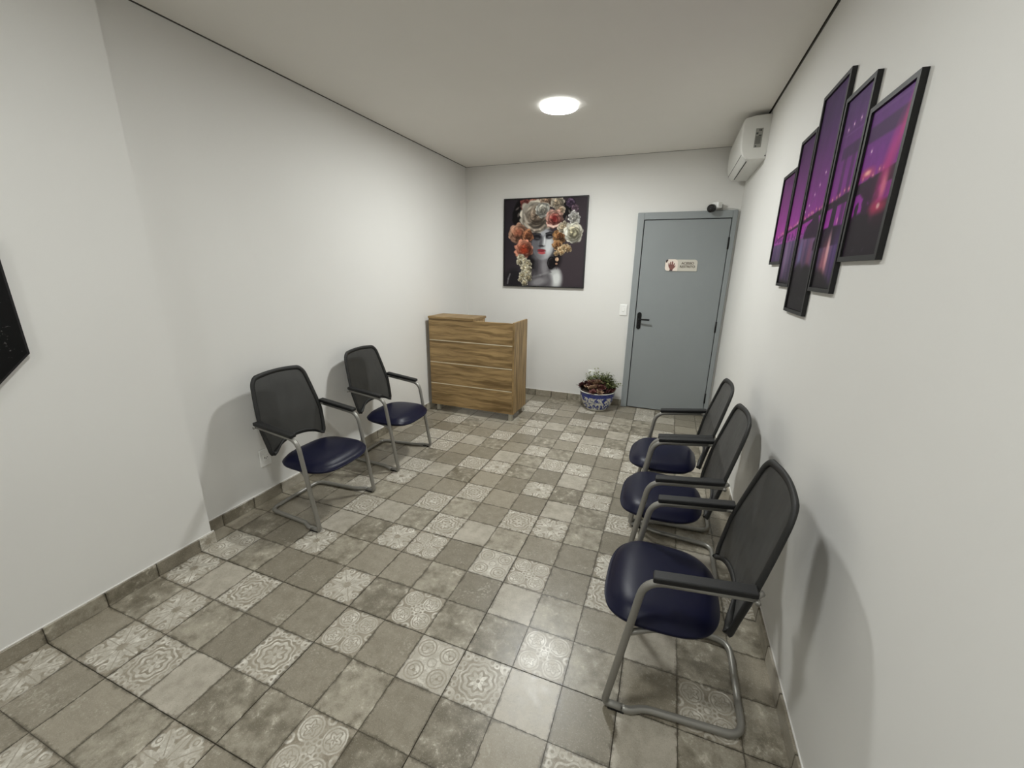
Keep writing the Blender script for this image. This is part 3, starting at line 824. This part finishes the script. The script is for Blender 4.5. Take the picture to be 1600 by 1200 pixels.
# ---- the portrait crowned with flowers
def paint_portrait():
    c = Canvas(236, 236, 113, 973, 125, 1060, (54, 47, 52), 3)
    c.ell(880, 800, 260, 420, (64, 56, 60), .8, 1.2); c.ell(170, 420, 130, 420, (40, 36, 42), .7, 1.0)
    c.ell(640, 760, 90, 120, (22, 18, 20), 1, .6)                                        # hair behind the jaw
    c.ell(430, 790, 80, 120, (24, 20, 22), 1, .7)
    c.poly([(120, 1062), (150, 950), (220, 890), (330, 860), (450, 870), (560, 900), (640, 880), (720, 900), (748, 980), (752, 1062)], (66, 62, 66), 1, 14)   # shoulders
    c.ell(230, 990, 120, 120, (34, 31, 35), .95, .5)
    c.line([(150, 1040), (158, 985), (178, 930)], 7, (128, 126, 128), .8, 12)
    c.ell(672, 985, 78, 110, (150, 150, 150), 1, .7); c.ell(692, 965, 50, 90, (212, 214, 212), .95, .9); c.ell(660, 900, 60, 24, (186, 188, 186), .8, .9, -.2)
    c.ell(600, 1010, 50, 80, (88, 84, 88), .8, .9); c.ell(500, 1010, 85, 46, (150, 148, 150), .8, .9, -.3)
    c.poly([(455, 740), (600, 735), (605, 860), (640, 905), (520, 945), (440, 950), (470, 860)], (92, 88, 92), 1, 16)        # neck
    c.ell(560, 850, 34, 90, (138, 136, 138), .8, .9, -.1); c.ell(470, 840, 26, 100, (58, 55, 58), .8, .9)
    c.line([(440, 960), (520, 936), (610, 902)], 7, (160, 160, 160), .5, 22)
    c.ell(537, 600, 116, 165, (122, 122, 126), 1, .12); c.ell(560, 640, 100, 110, (150, 151, 154), .9, .8)               # face
    c.ell(596, 610, 42, 110, (206, 209, 211), .95, .9, .12); c.ell(455, 610, 44, 120, (98, 97, 102), .9, .9); c.ell(545, 480, 60, 46, (176, 177, 182), .8, .9)
    c.ell(540, 730, 52, 30, (168, 168, 170), .8, .9); c.ell(480, 735, 60, 30, (96, 95, 98), .6, .9)
    c.ell(470, 523, 52, 34, (30, 28, 32), 1, .7, .05); c.ell(600, 513, 46, 31, (30, 28, 32), 1, .7, -.05)                 # eyes
    c.ell(606, 523, 22, 6, (140, 140, 144), .8, .8, -.1); c.ell(474, 536, 24, 6, (96, 96, 100), .7, .8, .1)
    c.line([(425, 490), (470, 478), (505, 492)], 7, (40, 38, 40), .9, 6); c.line([(565, 487), (605, 473), (640, 484)], 7, (40, 38, 40), .9, 6)
    c.ell(553, 560, 9, 60, (214, 216, 218), .85, .9, .05); c.ell(512, 590, 16, 52, (70, 68, 72), .75, .9, .15)
    c.ell(524, 618, 34, 11, (46, 43, 46), .9, .7); c.ell(548, 606, 12, 11, (190, 191, 193), .8, .8)
    c.ell(522, 664, 44, 13, (128, 44, 50), 1, .4, .04); c.ell(527, 692, 40, 16, (176, 80, 84), 1, .4, .04); c.line([(480, 676), (525, 679), (570, 674)], 3, (72, 20, 26), .9, 4)
    th = np.linspace(0, 2 * math.pi, 24)
    c.line([(632 + 38 * math.cos(a), 800 + 62 * math.sin(a)) for a in th], 5, (14, 12, 13), 1, 4)
    # dark leaves
    for k, (x, y, rx, ry, r) in enumerate([(265, 250, 58, 120, .2), (300, 300, 60, 110, -.3), (240, 330, 40, 60, 0), (760, 240, 70, 70, 0), (740, 290, 60, 50, .4), (800, 200, 50, 60, .3), (690, 390, 60, 30, 0)]):
        c.ell(x, y, rx, ry, (20, 17, 18), 1, .35, r, .5)
    for x, y, a in [(262, 285, .2), (300, 255, -.6), (250, 220, .9), (745, 265, .5), (800, 270, -.4), (770, 330, .2), (725, 215, 1)]:
        c.ell(x, y, 9, 24, (120, 110, 105), .7, .7, a)
    c.flower(805, 180, 40, (120, 96, 124), (70, 50, 76), 7, 3, seed=1); c.flower(850, 230, 34, (150, 120, 140), (86, 66, 80), 7, 2, seed=2)
    c.flower(335, 175, 52, (176, 100, 92), (110, 46, 46), 8, 3, seed=3); c.flower(440, 165, 62, (222, 158, 138), (176, 96, 80), 8, 3, seed=4)
    c.flower(560, 160, 66, (232, 206, 180), (196, 152, 124), 9, 3, seed=5); c.flower(670, 175, 62, (238, 226, 206), (206, 182, 150), 9, 3, seed=6)
    c.flower(700, 250, 50, (236, 216, 190), (204, 166, 134), 8, 3, seed=7)
    c.ell(460, 300, 140, 158, (150, 122, 104), 1, .1, 0, .2)
    c.flower(455, 300, 150, (232, 224, 208), (176, 150, 128), 13, 5, 1.05, seed=8); c.flower(520, 240, 70, (238, 236, 226), (204, 196, 180), 8, 3, seed=9)
    c.line([(345, 370), (385, 420), (440, 450), (500, 440), (545, 400)], 10, (230, 212, 192), .5, 14)
    c.flower(650, 340, 86, (240, 190, 172), (168, 60, 54), 10, 4, 1.05, seed=10); c.ell(648, 335, 20, 30, (120, 34, 36), .8, .7)
    c.line([(585, 400), (640, 418), (700, 400)], 11, (244, 212, 196), .9, 9)
    c.flower(265, 480, 104, (226, 178, 150), (182, 112, 84), 10, 4, .95, seed=11); c.ell(265, 470, 40, 30, (168, 98, 74), .6, .8)
    c.flower(370, 510, 56, (206, 142, 104), (138, 76, 48), 8, 3, 1.2, seed=12)
    c.flower(330, 645, 94, (236, 162, 134), (178, 74, 46), 10, 4, .9, seed=13); c.ell(335, 670, 42, 30, (172, 62, 36), .7, .8)
    c.flower(715, 520, 66, (200, 148, 98), (116, 68, 38), 9, 3, 1.1, seed=14); c.flower(690, 610, 50, (206, 158, 110), (128, 80, 46), 8, 3, seed=15)
    c.flower(745, 425, 54, (240, 226, 200), (216, 190, 150), 8, 3, 1.1, seed=16)
    c.flower(850, 330, 56, (246, 244, 238), (222, 214, 200), 7, 3, 1.2, seed=17); c.flower(850, 480, 88, (246, 242, 226), (226, 214, 170), 10, 4, 1.15, seed=18)
    for k, (x, y, r) in enumerate([(770, 640, 44), (805, 650, 34), (720, 665, 36), (740, 690, 28), (680, 700, 26)]):
        c.flower(x, y, r, (236, 208, 166), (182, 134, 84), 6, 2, seed=20 + k)
    c.ell(692, 762, 18, 22, (226, 190, 156), 1, .4); c.ell(688, 810, 11, 10, (206, 160, 130), 1, .5); c.line([(690, 700), (690, 870)], 2, (60, 40, 36), .8, 3)
    for k, (x, y, r) in enumerate([(300, 745, 40), (330, 800, 50), (285, 795, 34), (375, 815, 46), (345, 860, 46), (385, 880, 42), (360, 925, 46), (320, 945, 44), (385, 965, 44), (298, 990, 26), (345, 1028, 34)]):
        c.flower(x, y, r, (238, 230, 204), (184, 166, 126), 6, 3, seed=40 + k)
    return c.im
pw = tag(empty('framed_portrait', (-.758, D, 1.763)), 'square black framed print of a woman crowned with flowers on the end wall', 'picture')
def frame_ring(name, parent, hw, hh, bw, depth, axis, mat, front):
    """four mitred frame bars; axis 1 hangs on the end wall (faces -y), axis 0 on the right wall (faces -x)"""
    o_ = [(-hw, -hh), (hw, -hh), (hw, hh), (-hw, hh)]; i_ = [(-hw + bw, -hh + bw), (hw - bw, -hh + bw), (hw - bw, hh - bw), (-hw + bw, hh - bw)]
    V, F = [], []
    for d in (-.001, -depth):
        for p in o_ + i_: V.append((p[0], d, p[1]) if axis == 1 else (d, -p[0], p[1]))
    for k in range(4):
        n = (k + 1) % 4
        F += [(8 + k, 8 + n, 12 + n, 12 + k), (k, n, 8 + n, 8 + k), (4 + n, 4 + k, 12 + k, 12 + n), (n, k, 4 + k, 4 + n)]
    o = mesh_obj(name, V, F, mat, parent)
    bm = bmesh.new(); bm.from_mesh(o.data); bmesh.ops.recalc_face_normals(bm, faces=bm.faces); bm.to_mesh(o.data); bm.free()
    return o
frame_ring('frame', pw, .4735, .471, .012, .030, 1, M_PFRAME, 1)
box('backing_board', -.465, .465, -.018, -.002, -.462, .462, M_PFRAME, pw)
print_grid('print', paint_portrait(), (-.4625, -.0215, .460), (.925, 0, 0), (0, 0, -.920), pw)

# ---- the five-panel bridge print
PAN = [(1.665, 1.408, 1.536, 1.992), (1.398, 1.156, 1.428, 2.096), (1.147, .848, 1.322, 2.198), (.836, .590, 1.426, 2.090), (.577, .290, 1.532, 1.980)]
Y0P = 1.665
def paint_bridge(yf, yn, z0, z1, seed):
    """canvas units: millimetres; x grows along the wall towards the viewer, y downwards from z = 2.2"""
    h, w_ = int((z1 - z0) / .0036), int((yf - yn) / .0036)
    x0, x1 = (Y0P - yf) * 959, (Y0P - yn) * 959
    zo = lambda z: 1.328 + (z - 1.322) * .961
    y0, y1 = (2.2 - zo(z1)) * 1000, (2.2 - zo(z0)) * 1000
    c = Canvas(h, w_, x0, x1, y0, y1, (52, 30, 62), seed)
    t = np.clip((c.Y - 120) / 420, 0, 1)[..., None]; lx = np.clip(c.X / 1320, 0, 1)[..., None]
    top = np.array((62, 38, 66.)) * (1 - lx) + np.array((76, 44, 112.)) * lx
    mid = np.array((160, 60, 152.)) * (1 - lx) + np.array((150, 48, 160.)) * lx
    c.im = (top * (1 - t ** 1.15) + mid * t ** 1.15) / 255.0
    c.im *= (.93 + .14 * c.nz)[..., None]
    # water
    wl = 566 - .012 * c.X
    wm = np.clip((c.Y - wl) / 6, 0, 1); wn = vnoise(np.random.RandomState(seed + 5), h, w_, 14, 2); wn = np.repeat(wn[:1], h, 0)
    wcol = (np.array((62, 56, 88.)) * (1 - wn[..., None]) + np.array((134, 96, 138.)) * wn[..., None]) / 255.0
    dep = np.clip((c.Y - wl) / 260, 0, 1)[..., None]; wcol = wcol * (1 - .55 * dep)
    c.put(wm, wcol)
    c.line([(0, 560), (720, 552)], 2.2, (190, 150, 200), .8, 4)
    rs = np.random.RandomState(7)
    for k in range(60):                                                                   # far skyline
        x = rs.rand() * 700; hh = 10 + 34 * rs.rand() ** 2; c.poly([(x, 560), (x, 560 - hh), (x + 12, 560 - hh), (x + 12, 560)], (96, 40, 106), .85, 3)
    c.poly([(560, 570), (590, 520), (640, 505), (700, 470), (740, 520), (760, 575)], (44, 26, 48), .95, 6)
    # hanging cables and tower
    tow = (76, 38, 84)
    for xx in (880, 950, 1020): c.poly([(xx, 300), (xx + 26, 300), (xx + 30, 560), (xx - 4, 560)], tow, .75, 8)
    c.poly([(850, 300), (1320, 296), (1320, 342), (850, 336)], (66, 38, 80), .85, 8); c.line([(850, 262), (1320, 268)], 3, (120, 74, 140), .5, 4)
    cab = [(330, 520), (420, 500), (520, 462), (610, 412), (690, 355), (760, 300), (830, 262), (900, 246), (1000, 240), (1320, 250)]
    c.line(cab, 2.5, (96, 60, 110), .6, 4)
    for k in range(26):
        x = 560 + k * 16; c.line([(x, 440 - (x - 560) * .55), (x - 40 + k, 470)], 1.0, (112, 60, 122), .35, 3)
    # deck rising towards the viewer
    def dk_(x): return 548 - 118 * (np.clip((x - 60) / 1260, 0, 1) ** .72)
    th = 5 + 34 * np.clip((c.X - 60) / 1260, 0, 1) ** 1.2
    dm = np.clip((c.Y - dk_(c.X)) / 4 + .5, 0, 1) * np.clip((dk_(c.X) + th - c.Y) / 4 + .5, 0, 1) * (c.X > 60)
    c.put(dm, (50, 34, 50))
    for k in range(34):
        x = 90 + k * 34 + rs.rand() * 16; y = dk_(x) - 4 - 10 * rs.rand()
        c.ell(x, y, 7 + 5 * rs.rand(), 8, (196, 96, 130), .65, 1.2); c.ell(x, y, 2.6, 3, (255, 196, 190), .95, .8)
    for x, y in [(420, 494), (470, 478), (520, 458), (560, 438), (610, 404), (655, 376), (700, 340), (760, 296), (800, 262), (860, 244), (905, 238), (960, 236), (1040, 238), (1110, 238), (1180, 240), (1240, 243), (1105, 366)]:
        c.ell(x, y, 8, 8, (190, 120, 200), .55, 1.4); c.ell(x, y, 3.2, 3.4, (255, 226, 236), 1, .8)
    c.ell(1110, 425, 42, 13, (206, 84, 116), .8, 1.1); c.ell(1112, 424, 20, 6, (255, 190, 176), .9, 1)
    # pier under the deck
    pm = (42, 26, 46)
    c.poly([(770, 478), (812, 476), (800, 575), (752, 582)], pm, 1, 5); c.poly([(868, 470), (912, 468), (905, 580), (858, 580)], pm, 1, 5)
    c.poly([(990, 462), (1060, 460), (1060, 600), (985, 600)], pm, 1, 5)
    c.poly([(720, 590), (770, 556), (880, 548), (990, 552), (1060, 548), (1060, 610), (720, 622)], pm, 1, 6)
    c.ell(900, 470, 4, 5, (255, 214, 200), 0, 1); c.ell(938, 535, 4, 10, (240, 170, 190), .8, 1)
    c.ell(905, 640, 15, 62, (238, 190, 190), .85, 1.0); c.ell(880, 690, 34, 80, (196, 110, 120), .55, 1.2); c.ell(985, 640, 40, 70, (92, 64, 130), .6, 1.2)
    c.ell(560, 640, 22, 60, (110, 120, 170), .5, 1.2); c.ell(330, 640, 40, 70, (150, 130, 160), .45, 1.2); c.ell(690, 650, 22, 60, (150, 80, 100), .45, 1.2)
    # right end: trees, lamp glow, dark bank
    c.poly([(1060, 540), (1320, 510), (1320, 700), (1060, 700)], (38, 30, 38), 1, 10)
    for k in range(40):
        a, b = rs.rand() * 2 * math.pi, rs.rand() ** .5; c.ell(1160 + 62 * b * math.cos(a), 488 + 44 * b * math.sin(a), 15, 12, (52, 26, 52), .9, .6)
    for k in range(14): c.ell(1080 + 14 * rs.rand(), 505 + 40 * rs.rand(), 8, 8, (40, 24, 42), .9, .6)
    c.ell(1235, 430, 26, 90, (214, 64, 150), .75, 1.3, .25); c.ell(1240, 480, 16, 30, (255, 150, 176), .95, 1.1); c.ell(1280, 340, 14, 60, (200, 70, 130), .7, 1.3, .2)
    c.ell(1235, 530, 46, 16, (206, 60, 100), .8, 1.2); c.ell(1236, 528, 10, 7, (255, 214, 200), 1, .9)
    c.ell(1250, 480, 60, 70, (120, 30, 70), .35, 1.2)
    # foreground bank
    for k in range(90):
        x = rs.rand() * 1320; yb = 700 + 60 * rs.rand() - (60 if 520 < x < 900 else 0) + (10 if x < 400 else 0)
        c.ell(x, yb + 50 + 60 * rs.rand(), 60, 46, (36, 32, 36), .9, .5)
    bank = np.clip((c.Y - (760 + 24 * np.sin(c.X / 90.0))) / 20, 0, 1); c.put(bank, (36, 33, 36))
    for k in range(26):
        x, y = rs.rand() * 1320, 640 + 200 * rs.rand(); c.ell(x, y, 10, 3, (78, 66, 80), .35, 1, rs.rand() * 3)
    return c.im
WHERE = ['leftmost of the five, closest to the door', 'second of the five from the door side', 'tallest, middle one of the five', 'fourth of the five from the door side', 'nearest to the viewer of the five']
for k, (yf, yn, z0, z1) in enumerate(PAN):
    hw, hh = (yf - yn) / 2, (z1 - z0) / 2
    t = tag(empty('framed_bridge_print', (W, (yf + yn) / 2, (z0 + z1) / 2)), 'black framed purple night bridge print, ' + WHERE[k], 'picture', 'five purple bridge prints')
    frame_ring('frame', t, hw, hh, .015, .0165, 0, M_PFRAME, 1)
    box('backing_board', -.0075, -.001, -hw + .004, hw - .004, -hh + .004, hh - .004, M_PFRAME, t)
    im = paint_bridge(yf - .016, yn + .016, z0 + .016, z1 - .016, 20 + k)
    print_grid('print', im, (-.0095, hw - .016, hh - .016), (0, -(yf - yn - .032), 0), (0, 0, -(z1 - z0 - .032)), t)

# ------------------------------------------------------------------ black glittering panel at the left edge
def glitter():
    a = Mat('black_glitter_resin'); co = a.coord(); n = a.noise(co, 60, 4, .7); n2 = a.noise(co, 9, 3)
    sp = (n * .7 + n2 * .5).step(.70, .80)
    a.set(color=a.mix(sp * .6, lin((7, 7, 8)), lin((150, 150, 146))), rough=.42, spec=.25).bump(n + n2, .35, .003); return a.m
M_GLIT = glitter(); M_PEDGE = plain('black_panel_edge', (12, 11, 14), .5, .05)
s_ = .40; k_ = s_ / math.sqrt(2)
oy, oz = -.400, 1.165
octo = [(oy, oz), (oy, oz + s_), (oy - k_, oz + s_ + k_), (oy - k_ - s_, oz + s_ + k_), (oy - 2 * k_ - s_, oz + s_), (oy - 2 * k_ - s_, oz), (oy - k_ - s_, oz - k_), (oy - k_, oz - k_)]
cy_, cz_ = oy - k_ - s_ / 2, oz + s_ / 2
bp = tag(empty('octagonal_panel', (XN, cy_, cz_)), 'black glittering angular wall panel cut by the left edge of the view', 'wall art')
prism('board', [(a - cy_, b - cz_) for a, b in octo], 0, .0005, .022, M_PEDGE, bp, 0)
prism('glitter_face', [((a - cy_) * .985, (b - cz_) * .985) for a, b in octo], 0, .0221, .0245, M_GLIT, bp, 0)

# ------------------------------------------------------------------ potted succulents
def porcelain():
    a = Mat('blue_white_porcelain'); co = a.coord(); x, y, z = a.xyz(co)
    ang = y.atan2(x); P = a.vec(ang * .19, z, 0.0)
    n = a.noise(P, 24, 3, .6, .6); n2 = a.noise(P, 60, 2, .6)
    m = (n + (n2 - .5) * .25).step(.475, .515)
    m = m.max(z.step(.158, .168) * (1.0 - n2.step(.56, .66) * .25))
    m = m * z.step(.02, .03) * z.step(.2115, .2085)
    a.set(color=a.mix(m, lin((214, 214, 205)), a.mix(n2, lin((24, 34, 110)), lin((52, 70, 150)))), rough=.18, spec=.5, coat=.3); return a.m
M_POT = porcelain()
M_SOIL = plain('dark_soil', (50, 38, 30), .95, .3, 80, bump=.5)
px_, py_ = -.022, 3.222
pt = tag(empty('potted_succulents', (px_, py_, 0)), 'blue and white porcelain bowl of purple and green succulents beside the door', 'potted plant')
lathe('bowl', [(.001, .0), (.112, .0), (.118, .006), (.136, .03), (.160, .075), (.178, .125), (.188, .175), (.191, .205), (.197, .210), (.198, .216), (.192, .219), (.183, .214), (.178, .19), (.17, .17)], M_POT, pt, 56)
lathe('soil', [(.1815, .205), (.12, .214), (.001, .220)], M_SOIL, pt, 32)
def leaf_mat(name, c0, c1):
    a = Mat(name); co = a.coord(); rn = a.rnd(); n = a.noise(co, 40, 2)
    a.set(color=a.mix((n + rn * .5 - .2).step(.2, .9), lin(c0), lin(c1)), rough=.45, spec=.4); return a.m
LM = [leaf_mat('purple_succulent', (66, 34, 38), (122, 80, 76)), leaf_mat('brown_pink_succulent', (110, 82, 66), (176, 148, 124)), leaf_mat('green_succulent', (66, 76, 40), (128, 134, 84))]
def rosette_geo(n_leaf, L, wd, seed, rings=3):
    rs = random.Random(seed); V, F = [], []
    for g in range(rings):
        f = 1 - g / rings * .6; tilt = .25 + .45 * g
        for q in range(n_leaf):
            a = 2 * math.pi * (q + .5 * g + rs.random() * .3) / n_leaf; l = L * f * (.85 + .3 * rs.random()); tl = tilt + rs.random() * .2
            b = len(V); ca, sa = math.cos(a), math.sin(a)
            for (d, hw, up) in ((.05, .35, 0), (.45, 1.0, .05), (.8, .8, .12), (1.0, .05, .22)):
                r, z = l * d * math.cos(tl), l * d * math.sin(tl) + up * l * .5
                for sgn in (-1, 0, 1):
                    V.append((r * ca - sgn * hw * wd * f * sa, r * sa + sgn * hw * wd * f * ca, z + (.18 * wd * abs(sgn)) - (.12 * wd if sgn == 0 else 0)))
            for e in range(3):
                for s in range(2): F.append((b + e * 3 + s, b + e * 3 + s + 1, b + (e + 1) * 3 + s + 1, b + (e + 1) * 3 + s))
    return V, F
def sprig_geo(seed):
    rs = random.Random(seed); V, F = [], []
    for st in range(5):
        a0 = rs.random() * 6.28; lean = .25 + .35 * rs.random(); Ls = .07 + .05 * rs.random()
        for q in range(9):
            t = (q + 1) / 9; cx, cy, cz = math.cos(a0) * lean * Ls * t, math.sin(a0) * lean * Ls * t, Ls * t
            a = q * 2.4; b = len(V); l, wv = .022, .006
            for d, hw in ((0, .3), (.5, 1), (1, .1)):
                for sgn in (-1, 1): V.append((cx + l * d * math.cos(a) - sgn * hw * wv * math.sin(a), cy + l * d * math.sin(a) + sgn * hw * wv * math.cos(a), cz + d * .010))
            F += [(b, b + 1, b + 3, b + 2), (b + 2, b + 3, b + 5, b + 4)]
    return V, F
ros = []
for k in range(6):
    V, F = rosette_geo(8, .052, .012, k) if k < 4 else sprig_geo(k)
    me = bpy.data.meshes.new('rosette'); me.from_pydata(V, [], F); me.update()
    me.polygons.foreach_set('use_smooth', [True] * len(F)); me.materials.append(LM[(0, 1, 0, 1, 2, 2)[k]]); ros.append(me)
rs = random.Random(9)
for k in range(96):
    a, r = rs.random() * 2 * math.pi, .185 * math.sqrt(rs.random())
    x, y = r * math.cos(a), min(r * math.sin(a), .125)
    green = (x * .7 + y * 1.1 + rs.uniform(-.05, .05)) > .055
    kind = rs.choice((4, 5)) if green else rs.choice((0, 1, 2, 3))
    o = bpy.data.objects.new('leaf_cluster' if green else 'rosette', ros[kind]); link(o, pt)
    hgt = .218 + .058 * (1 - (r / .19) ** 2) + rs.uniform(-.012, .018)
    o.location = (x, y, hgt); sc = rs.uniform(.75, 1.15)
    o.scale = (sc, sc, sc); o.rotation_euler = (-.45 * math.sin(a) * r / .19 * 1.2, .45 * math.cos(a) * r / .19 * 1.2, rs.random() * 6.28)
